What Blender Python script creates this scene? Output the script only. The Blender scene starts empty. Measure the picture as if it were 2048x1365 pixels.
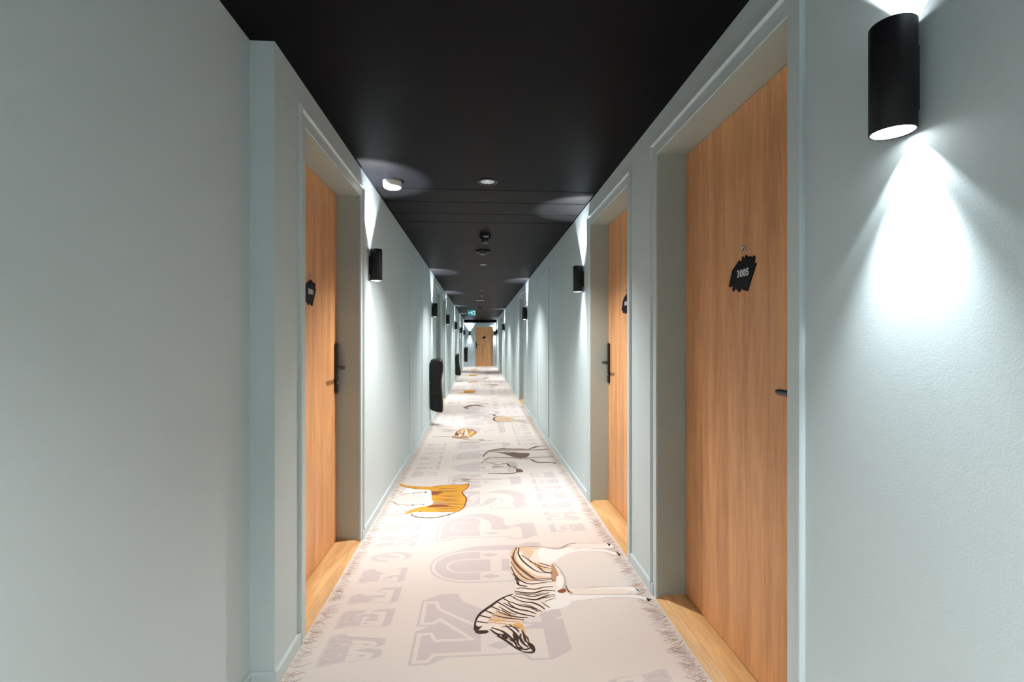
import bpy, bmesh, math, random
from mathutils import Vector, Matrix

# ------------------------------------------------------------------ camera, world, exposure
SC = bpy.context.scene
COL = SC.collection
cam_d = bpy.data.cameras.new('camera'); cam = bpy.data.objects.new('camera', cam_d); COL.objects.link(cam)
cam_d.sensor_width = 36.0
cam_d.lens = 975.0 / 2048.0 * 36.0
cam_d.shift_y = 1.5 / 2048.0
cam_d.clip_start = 0.02
cam.location = (0, 0, 1.193)
cam.rotation_euler = (math.pi / 2, 0, -math.atan(66.0 / 975.0))
SC.camera = cam
SC.view_settings.view_transform = 'Standard'
SC.view_settings.look = 'None'
SC.view_settings.gamma = 1.0
SC.view_settings.use_curve_mapping = False
SC.view_settings.exposure = 0.0
w = bpy.data.worlds.new('world'); SC.world = w; w.use_nodes = True
w.node_tree.nodes['Background'].inputs[0].default_value = (0.02, 0.02, 0.02, 1)

SPOT_W = 5.0           # each sconce lamp, up and down
BEAM_W = 40.0          # the brighter middle of the same beam
DOWN_W = 205.0          # each ceiling downlight
COOL = (0.90, 0.95, 1.0)
WARM = (1.0, 0.965, 0.93)

XL, XR, XA = -0.703, 0.819, -0.786     # wall planes
TOP, YS, YE, YB = 2.23, 1.733, 23.4, -4.0

# ------------------------------------------------------------------ materials
def lin(c):
    return tuple((x / 12.92 if x <= 0.04045 else ((x + 0.055) / 1.055) ** 2.4) for x in c)

def mat(name, col, rough=0.6, metal=0.0, noise=0.0, nscale=8.0, bump=0.0, bscale=300.0, emit=None, estr=0.0, spec=0.5, stretch=(1, 1, 1)):
    m = bpy.data.materials.new(name); m.use_nodes = True
    nt = m.node_tree; b = nt.nodes['Principled BSDF']
    b.inputs['Base Color'].default_value = (*col, 1); b.inputs['Roughness'].default_value = rough
    b.inputs['Metallic'].default_value = metal; b.inputs['Specular IOR Level'].default_value = spec
    tc = nt.nodes.new('ShaderNodeTexCoord'); mp = nt.nodes.new('ShaderNodeMapping')
    mp.inputs['Scale'].default_value = stretch
    nt.links.new(tc.outputs['Object'], mp.inputs[0])
    if noise:
        n = nt.nodes.new('ShaderNodeTexNoise'); n.inputs['Scale'].default_value = nscale; n.inputs['Detail'].default_value = 5
        r = nt.nodes.new('ShaderNodeValToRGB')
        r.color_ramp.elements[0].position = 0.3; r.color_ramp.elements[1].position = 0.7
        r.color_ramp.elements[0].color = (*[x * (1 - noise) for x in col], 1)
        r.color_ramp.elements[1].color = (*[min(1, x * (1 + noise)) for x in col], 1)
        nt.links.new(mp.outputs[0], n.inputs[0]); nt.links.new(n.outputs[0], r.inputs[0]); nt.links.new(r.outputs[0], b.inputs['Base Color'])
    if bump:
        n2 = nt.nodes.new('ShaderNodeTexNoise'); n2.inputs['Scale'].default_value = bscale; n2.inputs['Detail'].default_value = 2
        bp = nt.nodes.new('ShaderNodeBump'); bp.inputs['Strength'].default_value = bump; bp.inputs['Distance'].default_value = 0.002
        nt.links.new(mp.outputs[0], n2.inputs[0]); nt.links.new(n2.outputs[0], bp.inputs['Height']); nt.links.new(bp.outputs[0], b.inputs['Normal'])
    if emit:
        b.inputs['Emission Color'].default_value = (*emit, 1); b.inputs['Emission Strength'].default_value = estr
    return m

def wood(name, dark, light, rough, axis, scale=1.0):
    m = bpy.data.materials.new(name); m.use_nodes = True
    nt = m.node_tree; b = nt.nodes['Principled BSDF']; b.inputs['Roughness'].default_value = rough
    tc = nt.nodes.new('ShaderNodeTexCoord'); mp = nt.nodes.new('ShaderNodeMapping')
    s = [11.0, 11.0, 11.0]; s[axis] = 0.8
    mp.inputs['Scale'].default_value = [q * scale for q in s]
    nt.links.new(tc.outputs['Object'], mp.inputs[0])
    n = nt.nodes.new('ShaderNodeTexNoise'); n.inputs['Scale'].default_value = 1.3; n.inputs['Detail'].default_value = 7; n.inputs['Roughness'].default_value = 0.62
    n.inputs['Distortion'].default_value = 0.5
    n2 = nt.nodes.new('ShaderNodeTexNoise'); n2.inputs['Scale'].default_value = 11.0; n2.inputs['Detail'].default_value = 4
    nt.links.new(mp.outputs[0], n.inputs[0]); nt.links.new(mp.outputs[0], n2.inputs[0])
    mx = nt.nodes.new('ShaderNodeMath'); mx.operation = 'MULTIPLY_ADD'; mx.inputs[1].default_value = 0.35
    nt.links.new(n2.outputs[0], mx.inputs[0]); nt.links.new(n.outputs[0], mx.inputs[2])
    r = nt.nodes.new('ShaderNodeValToRGB'); r.color_ramp.elements[0].position = 0.50; r.color_ramp.elements[1].position = 0.86
    r.color_ramp.elements[0].color = (*dark, 1); r.color_ramp.elements[1].color = (*light, 1)
    nt.links.new(mx.outputs[0], r.inputs[0]); nt.links.new(r.outputs[0], b.inputs['Base Color'])
    bp = nt.nodes.new('ShaderNodeBump'); bp.inputs['Strength'].default_value = 0.08; bp.inputs['Distance'].default_value = 0.001
    nt.links.new(mx.outputs[0], bp.inputs['Height']); nt.links.new(bp.outputs[0], b.inputs['Normal'])
    return m

M = dict(
    wall=mat('wall_paint', (0.575, 0.675, 0.69), 0.55, bump=0.10, bscale=220, noise=0.015, nscale=2.0),
    trim=mat('trim_paint', (0.585, 0.685, 0.705), 0.42, noise=0.01),
    jamb=mat('jamb_paint_shaded', (0.40, 0.46, 0.43), 0.5, noise=0.01),  # olive-grey paint, its colour darkened to stand in for shade in the recess
    ceil=mat('ceiling_black', (0.0045, 0.0045, 0.0058), 0.5, spec=0.045, noise=0.04, nscale=3),
    panel=mat('ceiling_panel_black', (0.0055, 0.0055, 0.0060), 0.5, spec=0.05, noise=0.12, nscale=5, stretch=(0.3, 8, 1)),
    gap=mat('shadow_gap', (0.01, 0.01, 0.01), 0.9, noise=0.05),
    slab=mat('floor_slab', (0.25, 0.24, 0.22), 0.9, noise=0.1),
    oak=wood('oak_door', (0.60, 0.275, 0.115), (0.88, 0.465, 0.205), 0.45, 2),
    sill=wood('oak_threshold', (0.58, 0.32, 0.125), (0.86, 0.56, 0.27), 0.4, 0, 1.2),
    black=mat('black_metal', (0.007, 0.0062, 0.0075), 0.5, 0.0, noise=0.05, spec=0.3),
    hard=mat('black_hardware', (0.014, 0.012, 0.012), 0.25, 0.0, noise=0.05),
    steel=mat('steel', (0.55, 0.55, 0.56), 0.25, 1.0, noise=0.03),
    reflector=mat('reflector', (0.75, 0.78, 0.82), 0.3, 1.0, noise=0.02),
    lamp=mat('lamp_glass', (0.9, 0.9, 0.9), 0.4, emit=(0.95, 0.98, 1.0), estr=9.0, noise=0.01),
    bulb=mat('downlight_bulb', (0.9, 0.9, 0.9), 0.4, emit=(1.0, 0.93, 0.85), estr=16.0, noise=0.01),
    plaque=mat('plaque_black', (0.005, 0.0055, 0.007), 0.55, noise=0.05, spec=0.15),
    digit=mat('plaque_digits', (0.62, 0.65, 0.68), 0.5, noise=0.01),
    white=mat('white_plastic', (0.80, 0.79, 0.76), 0.45, noise=0.01),
    grey=mat('grey_plastic', (0.42, 0.41, 0.40), 0.5, noise=0.01),
    leather=mat('black_leatherette', (0.005, 0.0045, 0.005), 0.36, spec=0.3, noise=0.15, bump=0.5, bscale=60),
    sgreen=mat('sign_green', (0.01, 0.22, 0.25), 0.4, emit=(0.02, 0.32, 0.36), estr=0.6, noise=0.01),
    swhite=mat('sign_white', (0.8, 0.8, 0.8), 0.4, emit=(0.8, 1.0, 1.0), estr=0.9, noise=0.01),
)
def ink(name, r, g, b):
    return mat('carpet_' + name, tuple(q * 0.88 for q in lin((r / 255, g / 255, b / 255))), 0.95, noise=0.03, nscale=260, bump=0.35, bscale=700, spec=0.1)
INK = dict(base=ink('base', 229, 219, 212), lett=ink('letter_grey', 211, 200, 199), white=ink('white', 245, 240, 236), cream=ink('cream', 240, 226, 214),
    tanl=ink('tan_light', 225, 196, 168), tan=ink('tan', 190, 150, 120), orange=ink('orange', 226, 164, 66), orangel=ink('orange_light', 232, 186, 128),
    maroon=ink('maroon', 150, 90, 66), brown=ink('brown', 118, 84, 66), dark=ink('dark', 72, 58, 54), grey=ink('grey', 196, 190, 188),
    greyl=ink('grey_light', 222, 212, 202), greyb=ink('grey_brown', 168, 152, 142), taupe=ink('taupe', 124, 106, 98), olive=ink('olive', 140, 130, 84), fringe=ink('fringe', 164, 148, 140))
INK_ID = {k: i for i, k in enumerate(INK)}

# ------------------------------------------------------------------ helpers
def link(name, bm, m, parent=None, smooth=False, loc=None):
    me = bpy.data.meshes.new(name)
    bmesh.ops.recalc_face_normals(bm, faces=bm.faces)
    bm.to_mesh(me); bm.free()
    for k in (m if isinstance(m, list) else [m]): me.materials.append(k)
    if smooth:
        for p in me.polygons: p.use_smooth = True
        me.set_sharp_from_angle(angle=math.radians(38))
    o = bpy.data.objects.new(name, me); COL.objects.link(o)
    if parent: o.parent = parent
    if loc: o.location = loc
    return o

def tag(o, label, cat=None, group=None, kind=None):
    o['label'] = label
    if cat: o['category'] = cat
    if group: o['group'] = group
    if kind: o['kind'] = kind
    return o

def empty(name, loc, rz=0.0):
    o = bpy.data.objects.new(name, None); COL.objects.link(o)
    o.location = loc; o.rotation_euler = (0, 0, rz); o.empty_display_size = 0.05
    return o

def box(bm, x0, x1, y0, y1, z0, z1, bev=0.0):
    r = bmesh.ops.create_cube(bm, size=1.0)
    for v in r['verts']:
        v.co = Vector(((x0 + x1) / 2 + v.co.x * (x1 - x0), (y0 + y1) / 2 + v.co.y * (y1 - y0), (z0 + z1) / 2 + v.co.z * (z1 - z0)))
    if bev:
        es = list({e for v in r['verts'] for e in v.link_edges})
        bmesh.ops.bevel(bm, geom=es, offset=bev, segments=2, affect='EDGES')

def boxes(*bs):
    bm = bmesh.new()
    for b in bs: box(bm, *b)
    return bm

def lathe(bm, prof, n=40, M4=None):
    """profile of (r, z), turned about z"""
    rings = []
    for r, z in prof:
        if r < 1e-6: rings.append([bm.verts.new((0, 0, z))])
        else: rings.append([bm.verts.new((r * math.cos(2 * math.pi * i / n), r * math.sin(2 * math.pi * i / n), z)) for i in range(n)])
    for a, b in zip(rings, rings[1:]):
        for i in range(n):
            j = (i + 1) % n
            q = [a[i % len(a)], a[j % len(a)], b[j % len(b)], b[i % len(b)]]
            q = list(dict.fromkeys(q))
            if len(q) > 2: bm.faces.new(q)
    if M4: bmesh.ops.transform(bm, matrix=M4, verts=[v for r in rings for v in r])
    return bm

def prism(bm, pts, f0, f1):
    """closed polygon pts placed by f0 and f1 (2D point -> 3D)"""
    a = [bm.verts.new(f0(p)) for p in pts]; b = [bm.verts.new(f1(p)) for p in pts]
    bm.faces.new(a); bm.faces.new(b[::-1])
    for i in range(len(pts)):
        j = (i + 1) % len(pts); bm.faces.new((a[j], a[i], b[i], b[j]))

def slab(bm, u0, u1, v0, v1, t, holes, f):
    """plate of thickness t over u,v with rectangular holes; f(u, v, w) -> point"""
    us = sorted({u0, u1, *[h[0] for h in holes], *[h[1] for h in holes]}); us = [u for u in us if u0 <= u <= u1]
    vs = sorted({v0, v1, *[h[2] for h in holes], *[h[3] for h in holes]}); vs = [v for v in vs if v0 <= v <= v1]
    cache = {}
    def V(i, j, k):
        if (i, j, k) not in cache: cache[(i, j, k)] = bm.verts.new(f(us[i], vs[j], t * k))
        return cache[(i, j, k)]
    def solid(i, j):
        if i < 0 or j < 0 or i >= len(us) - 1 or j >= len(vs) - 1: return False
        cu, cv = (us[i] + us[i + 1]) / 2, (vs[j] + vs[j + 1]) / 2
        return not any(h[0] < cu < h[1] and h[2] < cv < h[3] for h in holes)
    for i in range(len(us) - 1):
        for j in range(len(vs) - 1):
            if not solid(i, j): continue
            for k in (0, 1):
                bm.faces.new((V(i, j, k), V(i + 1, j, k), V(i + 1, j + 1, k), V(i, j + 1, k)))
            if not solid(i - 1, j): bm.faces.new((V(i, j, 0), V(i, j + 1, 0), V(i, j + 1, 1), V(i, j, 1)))
            if not solid(i + 1, j): bm.faces.new((V(i + 1, j, 0), V(i + 1, j + 1, 0), V(i + 1, j + 1, 1), V(i + 1, j, 1)))
            if not solid(i, j - 1): bm.faces.new((V(i, j, 0), V(i + 1, j, 0), V(i + 1, j, 1), V(i, j, 1)))
            if not solid(i, j + 1): bm.faces.new((V(i, j + 1, 0), V(i + 1, j + 1, 0), V(i + 1, j + 1, 1), V(i, j + 1, 1)))

def sweep_u(bm, x0, x1, h, prof):
    """moulding round three sides of an opening in the local door frame; prof = (outward, into wall y)"""
    paths = []
    for o, y in prof:
        paths.append([bm.verts.new(p) for p in ((x0 - o, y, 0), (x0 - o, y, h + o), (x1 + o, y, h + o), (x1 + o, y, 0))])
    n = len(paths)
    for k in range(n):
        a, b = paths[k], paths[(k + 1) % n]
        for i in range(3): bm.faces.new((a[i], a[i + 1], b[i + 1], b[i]))
    bm.faces.new([p[0] for p in paths]); bm.faces.new([p[3] for p in paths][::-1])

def frame4(bm, x0, x1, z0, z1, w, y0, y1):
    slab(bm, x0 - w, x1 + w, z0 - w, z1 + w, y1 - y0, [(x0, x1, z0, z1)], lambda u, v, q: (u, y0 + q, v))

def text(name, s, size, m, parent, loc, rot, extrude=0.0006):
    c = bpy.data.curves.new(name, 'FONT'); c.body = s; c.size = size; c.align_x = 'CENTER'; c.align_y = 'CENTER'; c.extrude = extrude; c.offset = 0.0012
    c.space_character = 1.12
    c.materials.append(m); o = bpy.data.objects.new(name, c); COL.objects.link(o); o.parent = parent; o.location = loc; o.rotation_euler = rot
    return o

# ------------------------------------------------------------------ openings
# right openings, left openings: (y0, y1)
DH = 2.06
OPR = [(1.24, 2.20), (2.64, 3.55), (8.90, 9.88), (17.45, 18.4)]
OPL = [(2.02, 2.945), (8.02, 8.95), (9.35, 10.26), (16.75, 17.7)]
REC = 0.135
TH = 0.30

# ------------------------------------------------------------------ shell
bm = bmesh.new(); slab(bm, YB - 0.3, YE + 0.5, 0, TOP, TH, [(a, b, -1, DH) for a, b in OPR], lambda u, v, q: (XR + q, u, v))
tag(link('wall_right', bm, M['wall']), 'pale grey-green painted corridor wall on the right', 'wall', kind='structure')
bm = bmesh.new(); slab(bm, YS, YE + 0.5, 0, TOP, TH, [(a, b, -1, DH) for a, b in OPL], lambda u, v, q: (XL - q, u, v))
slab(bm, YB - 0.3, YS, 0, TOP, TH, [], lambda u, v, q: (XA - q, u, v))
tag(link('wall_left', bm, M['wall']), 'pale grey-green painted corridor wall on the left, with a small step near the front', 'wall', kind='structure')
EX0, EX1, EH = -0.165, 0.668, 1.915
bm = bmesh.new(); slab(bm, XL, XR, 0, TOP, 0.3, [(EX0, EX1, -1, EH)], lambda u, v, q: (u, YE + q, v))
tag(link('wall_back', bm, M['wall']), 'narrow grey-green wall closing the far end of the corridor', 'wall', kind='structure')
bm = boxes((XA, XR, YB - 0.25, YB, 0, TOP))
tag(link('wall_front', bm, M['wall']), 'grey-green wall closing the corridor behind the viewer', 'wall', kind='structure')
tag(link('floor', boxes((XA - 0.35, XR + 0.35, YB - 0.3, YE + 0.5, -0.15, 0.0)), M['slab']), 'bare floor slab under the printed carpet', 'floor', kind='structure')

DL = [(0.055, y) for y in (-3.6, -0.25, 3.163, 6.576, 9.85, 13.2, 16.6, 21.2)]
PN0, PN1 = 3.33, 4.565
holes = [(x - 0.045, x + 0.045, y - 0.045, y + 0.045) for x, y in DL] + [(-0.69, 0.812, PN0, PN1)]
bm = bmesh.new(); slab(bm, XA - 0.3, XR + 0.3, YB - 0.3, YE + 0.5, 0.09, holes, lambda u, v, q: (u, v, TOP + q))
box(bm, -0.70, 0.82, PN0 - 0.01, PN1 + 0.01, TOP + 0.09, TOP + 0.12)
tag(link('ceiling', bm, M['ceil']), 'matt black corridor ceiling', 'ceiling', kind='structure')
tag(link('trim_1', boxes((XL, XR, 23.05, YE, 2.10, TOP)), M['ceil']), 'black dropped bulkhead over the far end door', 'trim', kind='structure')
edges = [PN0, 3.632, 3.958, 4.24, PN1]
names = ['nearest black metal ceiling panel, beside the white smoke detector', 'second black metal ceiling panel, caught by the right wall lamp beam',
         'third black metal ceiling panel from the front', 'fourth and farthest black metal ceiling panel, before the small camera']
for i in range(4):
    bm = bmesh.new(); box(bm, -0.686, 0.808, edges[i] + 0.005, edges[i + 1] - 0.004, TOP - 0.0015, TOP + 0.02, 0.0015)
    tag(link('ceiling_panel', bm, M['panel']), names[i], 'ceiling panel', 'removable black ceiling panels')

# baseboards
def baseboard(name, plane, sgn, spans, label):
    bm = bmesh.new()
    for a, b in spans:
        prism(bm, [(0, 0), (0.010, 0), (0.010, 0.052), (0.006, 0.058), (0, 0.058)], lambda p, a=a: (plane + sgn * p[0], a, p[1]), lambda p, b=b: (plane + sgn * p[0], b, p[1]))
    return bm
cw = 0.066
bm = baseboard('b', XL, 1, [(YS, OPL[0][0] - cw), (OPL[0][1] + 0.03, OPL[1][0] - cw), (OPL[1][1] + cw, OPL[2][0] - cw), (OPL[2][1] + cw, OPL[3][0] - cw), (OPL[3][1] + cw, YE)], '')
prism(bm, [(0, 0), (0.010, 0), (0.010, 0.052), (0.006, 0.058), (0, 0.058)], lambda p: (XA, YS - p[0], p[1]), lambda p: (XL + 0.010, YS - p[0], p[1]))
prism(bm, [(0, 0), (0.010, 0), (0.010, 0.052), (0.006, 0.058), (0, 0.058)], lambda p: (XA + p[0], YB, p[1]), lambda p: (XA + p[0], YS - 0.01, p[1]))
tag(link('baseboard_left', bm, M['trim']), 'low painted skirting along the left wall', 'baseboard', kind='structure')
bm = baseboard('b', XR, -1, [(YB, OPR[0][0] - cw), (OPR[0][1] + 0.035, OPR[1][0] - cw), (OPR[1][1] + 0.03, OPR[2][0] - cw), (OPR[2][1] + cw, OPR[3][0] - cw), (OPR[3][1] + cw, YE)], '')
tag(link('baseboard_right', bm, M['trim']), 'low painted skirting along the right wall', 'baseboard', kind='structure')
bm = boxes((XL + 0.01, EX0 - 0.05, YE - 0.01, YE, 0, 0.058), (EX1 + 0.05, XR - 0.01, YE - 0.01, YE, 0, 0.058))
tag(link('baseboard_back', bm, M['trim']), 'low painted skirting on the far end wall', 'baseboard', kind='structure')

# ------------------------------------------------------------------ carpet with its printed picture
ART = [
('zebra','cream',0,1,[(0.224,2.824),(0.195,2.794),(0.172,2.718),(0.161,2.596),(0.17,2.492),(0.177,2.434),(0.175,2.379),(0.168,2.327),(0.169,2.293),(0.149,2.284),(0.122,2.263),(0.087,2.234),(0.056,2.193),(0.027,2.162),(0.003,2.127),(-0.013,2.086),(-0.019,2.04),(-0.02,2.014),(0.006,2.006),(0.044,2.016),(0.058,1.987),(0.08,1.961),(0.104,1.935),(0.132,1.907),(0.147,1.878),(0.17,1.857),(0.203,1.853),(0.217,1.876),(0.211,1.908),(0.2,1.941),(0.192,1.987),(0.188,2.026),(0.182,2.07),(0.199,2.084),(0.24,2.097),(0.284,2.13),(0.327,2.145),(0.365,2.15),(0.403,2.17),(0.416,2.204),(0.428,2.276),(0.419,2.31),(0.436,2.417),(0.433,2.485),(0.416,2.568),(0.398,2.612),(0.44,2.747),(0.395,2.8),(0.322,2.811)]),
('zebra','white',0,1,[(0.353,2.796),(0.453,2.781),(0.525,2.8),(0.706,2.837),(0.764,2.817),(0.779,2.783),(0.749,2.761),(0.69,2.773),(0.618,2.754),(0.716,2.739),(0.772,2.697),(0.758,2.672),(0.71,2.717),(0.612,2.731),(0.515,2.714),(0.439,2.653),(0.393,2.606),(0.332,2.632)]),
('zebra','white',0,1,[(0.349,2.318),(0.422,2.313),(0.52,2.318),(0.637,2.326),(0.722,2.321),(0.764,2.29),(0.751,2.269),(0.682,2.285),(0.645,2.255),(0.736,2.24),(0.785,2.204),(0.774,2.189),(0.718,2.218),(0.611,2.231),(0.497,2.218),(0.418,2.203),(0.368,2.162),(0.323,2.146),(0.292,2.148)]),
('zebra','cream',0,1,[(0.524,2.833),(0.705,2.834),(0.755,2.809),(0.694,2.789),(0.54,2.775)]),
('zebra','cream',0,1,[(0.42,2.302),(0.518,2.312),(0.687,2.301),(0.7,2.267),(0.672,2.251),(0.508,2.264),(0.425,2.27)]),
('zebra','tanl',0,1,[(0.216,2.818),(0.185,2.765),(0.171,2.661),(0.175,2.542),(0.188,2.452),(0.22,2.403),(0.276,2.409),(0.256,2.487),(0.216,2.571),(0.205,2.681),(0.243,2.761),(0.339,2.779),(0.322,2.811)]),
('zebra','tanl',0,1,[(0.255,2.784),(0.315,2.756),(0.272,2.643),(0.239,2.725)]),
('zebra','white',0,1,[(0.333,2.73),(0.39,2.763),(0.436,2.724),(0.415,2.655),(0.369,2.619),(0.333,2.65)]),
('zebra','white',0,1,[(0.311,2.203),(0.36,2.247),(0.419,2.243),(0.41,2.181),(0.365,2.154),(0.32,2.149)]),
('zebra','grey',0,1,[(0.397,2.607),(0.422,2.546),(0.434,2.475),(0.434,2.407),(0.422,2.327),(0.405,2.311),(0.401,2.364),(0.417,2.427),(0.417,2.516),(0.401,2.569)]),
('zebra','tan',0,1,[(0.39,2.591),(0.403,2.517),(0.403,2.457),(0.391,2.41),(0.365,2.394),(0.366,2.46)]),
('zebra','white',0,1,[(0.39,2.439),(0.421,2.456),(0.421,2.399),(0.401,2.337),(0.38,2.348)]),
('zebra','tanl',0,1,[(0.071,2.144),(0.107,2.142),(0.145,2.103),(0.096,2.072),(0.037,2.056),(0.042,2.09)]),
('zebra','orangel',0,1,[(0.173,2.054),(0.186,2.026),(0.19,1.975),(0.181,1.976),(0.173,2.008),(0.141,2.042)]),
('zebra','maroon',0,1,[(0.373,2.305),(0.408,2.324),(0.417,2.302),(0.396,2.282),(0.379,2.287)]),
('zebra','brown',0.006,1,[(0.205,2.806),(0.321,2.814),(0.453,2.781),(0.531,2.836),(0.568,2.843)]),
('zebra','tan',0.008,1,[(0.386,2.785),(0.458,2.769),(0.534,2.816)]),
('zebra','tan',0.003,1,[(0.532,2.84),(0.637,2.838),(0.739,2.827)]),
('zebra','tan',0.003,1,[(0.524,2.76),(0.594,2.771),(0.69,2.773)]),
('zebra','brown',0.003,1,[(0.431,2.269),(0.562,2.258),(0.717,2.252)]),
('zebra','tan',0.002,1,[(0.51,2.324),(0.58,2.328),(0.723,2.324)]),
('zebra','brown',0.004,1,[(0.425,2.358),(0.421,2.31),(0.427,2.284),(0.432,2.267)]),
('zebra','brown',0.007,1,[(0.422,2.347),(0.426,2.302),(0.443,2.274)]),
('zebra','tan',0.002,1,[(0.224,2.824),(0.192,2.788),(0.17,2.706),(0.16,2.596),(0.168,2.493),(0.177,2.434),(0.174,2.361),(0.168,2.318)]),
('zebra','dark',0,0,[(0.751,2.834),(0.771,2.816),(0.755,2.784)]),
('zebra','dark',0,0,[(0.752,2.307),(0.768,2.268),(0.752,2.28)]),
('zebra','dark',0,0,[(0.772,2.215),(0.794,2.198),(0.771,2.179)]),
('zebra','dark',0,0,[(0.772,2.72),(0.79,2.681),(0.775,2.652)]),
('zebra','dark',0.0078,1,[(0.111,2.216),(0.142,2.18),(0.181,2.155)]),
('zebra','brown',0.0078,1,[(0.089,2.187),(0.127,2.14),(0.162,2.113)]),
('zebra','dark',0.0065,1,[(0.075,2.151),(0.114,2.12),(0.145,2.1)]),
('zebra','brown',0.0065,1,[(0.17,2.301),(0.21,2.289),(0.26,2.277),(0.306,2.292)]),
('zebra','dark',0.0078,1,[(0.185,2.2),(0.225,2.184),(0.262,2.146),(0.276,2.13)]),
('zebra','orange',0.0065,1,[(0.198,2.681),(0.217,2.581),(0.257,2.496),(0.299,2.45),(0.363,2.441)]),
('zebra','brown',0.011699999999999999,1,[(0.217,2.805),(0.197,2.74),(0.188,2.659),(0.209,2.571),(0.247,2.487),(0.288,2.436),(0.365,2.426)]),
('zebra','dark',0.0104,1,[(0.23,2.798),(0.22,2.726),(0.233,2.645),(0.264,2.567),(0.305,2.503),(0.374,2.481)]),
('zebra','brown',0.0104,1,[(0.18,2.694),(0.192,2.604),(0.23,2.508),(0.27,2.437),(0.308,2.411),(0.369,2.421)]),
('zebra','brown',0.0091,1,[(0.171,2.627),(0.194,2.531),(0.225,2.45),(0.258,2.419),(0.317,2.408)]),
('zebra','dark',0.0091,1,[(0.168,2.574),(0.181,2.482),(0.212,2.409),(0.254,2.378),(0.319,2.389),(0.371,2.402)]),
('zebra','dark',0.0104,1,[(0.237,2.702),(0.272,2.637),(0.312,2.554),(0.338,2.501),(0.375,2.49)]),
('zebra','orange',0.0091,1,[(0.27,2.621),(0.304,2.575),(0.338,2.531),(0.375,2.508)]),
('zebra','brown',0.0104,1,[(0.293,2.606),(0.327,2.563),(0.376,2.531)]),
('zebra','brown',0.0104,1,[(0.313,2.605),(0.349,2.581),(0.382,2.554)]),
('zebra','dark',0.0078,1,[(0.172,2.492),(0.191,2.433),(0.202,2.405)]),
('zebra','dark',0.0104,1,[(0.18,2.443),(0.191,2.401),(0.195,2.378)]),
('zebra','dark',0.011699999999999999,1,[(0.183,2.397),(0.199,2.369),(0.234,2.356)]),
('zebra','dark',0.0091,1,[(0.179,2.339),(0.215,2.341),(0.266,2.327),(0.313,2.343),(0.358,2.347)]),
('zebra','dark',0.011699999999999999,1,[(0.169,2.315),(0.211,2.299),(0.262,2.293),(0.309,2.313),(0.365,2.305)]),
('zebra','dark',0.0091,1,[(0.169,2.289),(0.209,2.278),(0.25,2.261),(0.291,2.275),(0.332,2.29)]),
('zebra','dark',0.0104,1,[(0.165,2.273),(0.206,2.25),(0.255,2.232),(0.287,2.246),(0.319,2.265),(0.355,2.271)]),
('zebra','dark',0.0104,1,[(0.16,2.253),(0.203,2.218),(0.244,2.207),(0.278,2.175),(0.291,2.148)]),
('zebra','brown',0.0065,1,[(0.272,2.228),(0.295,2.244),(0.326,2.25),(0.357,2.26)]),
('zebra','brown',0.0065,1,[(0.283,2.213),(0.306,2.173),(0.317,2.161)]),
('zebra','brown',0.0052,1,[(0.299,2.212),(0.327,2.229),(0.354,2.24)]),
('zebra','dark',0.0104,1,[(0.145,2.222),(0.184,2.188),(0.231,2.166),(0.26,2.131)]),
('zebra','dark',0.0104,1,[(0.132,2.215),(0.166,2.163),(0.213,2.142),(0.25,2.116)]),
('zebra','dark',0.0104,1,[(0.118,2.182),(0.156,2.138),(0.194,2.114),(0.24,2.096)]),
('zebra','brown',0.0104,1,[(0.1,2.157),(0.138,2.111),(0.176,2.093),(0.211,2.091)]),
('zebra','brown',0.0104,1,[(0.062,2.12),(0.105,2.098),(0.144,2.086),(0.19,2.073)]),
('zebra','orange',0.0065,1,[(0.046,2.086),(0.081,2.077),(0.127,2.067),(0.177,2.059)]),
('zebra','orange',0.0052,1,[(0.057,2.061),(0.095,2.052),(0.141,2.039),(0.182,2.026)]),
('zebra','brown',0.0065,1,[(0.094,2.026),(0.132,2.03),(0.173,2.011)]),
('zebra','dark',0.0091,1,[(0.14,2.283),(0.166,2.252)]),
('zebra','dark',0.011699999999999999,1,[(0.113,2.252),(0.144,2.214)]),
('zebra','dark',0.011699999999999999,1,[(0.082,2.226),(0.118,2.184)]),
('zebra','dark',0.011699999999999999,1,[(0.054,2.19),(0.092,2.154)]),
('zebra','dark',0.013,1,[(0.026,2.158),(0.063,2.129)]),
('zebra','dark',0.013,1,[(0.003,2.12),(0.05,2.097)]),
('zebra','dark',0.0104,1,[(-0.011,2.076),(0.037,2.061)]),
('zebra','dark',0.0143,1,[(0.158,2.287),(0.122,2.267),(0.087,2.235),(0.056,2.196),(0.027,2.163),(0.003,2.129),(-0.012,2.088),(-0.018,2.04)]),
('zebra','dark',0.011699999999999999,1,[(0.052,2.026),(0.093,1.999),(0.117,1.968),(0.14,1.924),(0.148,1.889)]),
('zebra','dark',0.0104,1,[(0.046,2.015),(0.07,1.983),(0.092,1.975)]),
('zebra','dark',0.011699999999999999,1,[(0.066,1.987),(0.101,1.941),(0.132,1.907)]),
('zebra','dark',0.0104,1,[(0.11,2.038),(0.138,1.997),(0.153,1.953),(0.153,1.911),(0.166,1.888)]),
('zebra','dark',0.023399999999999997,1,[(0.144,1.984),(0.149,1.953),(0.144,1.93)]),
('zebra','dark',0.011699999999999999,1,[(0.17,1.976),(0.165,1.946),(0.175,1.91),(0.191,1.886)]),
('zebra','dark',0.0104,1,[(0.176,2.001),(0.182,1.963),(0.184,1.927),(0.204,1.908)]),
('zebra','brown',0.0091,1,[(0.184,1.969),(0.193,1.947),(0.198,1.92)]),
('zebra','dark',0.0078,1,[(0.126,2.043),(0.154,2.009),(0.163,1.983)]),
('zebra','dark',0.0078,1,[(0.073,1.968),(0.111,1.926),(0.144,1.884),(0.17,1.859)]),
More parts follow.
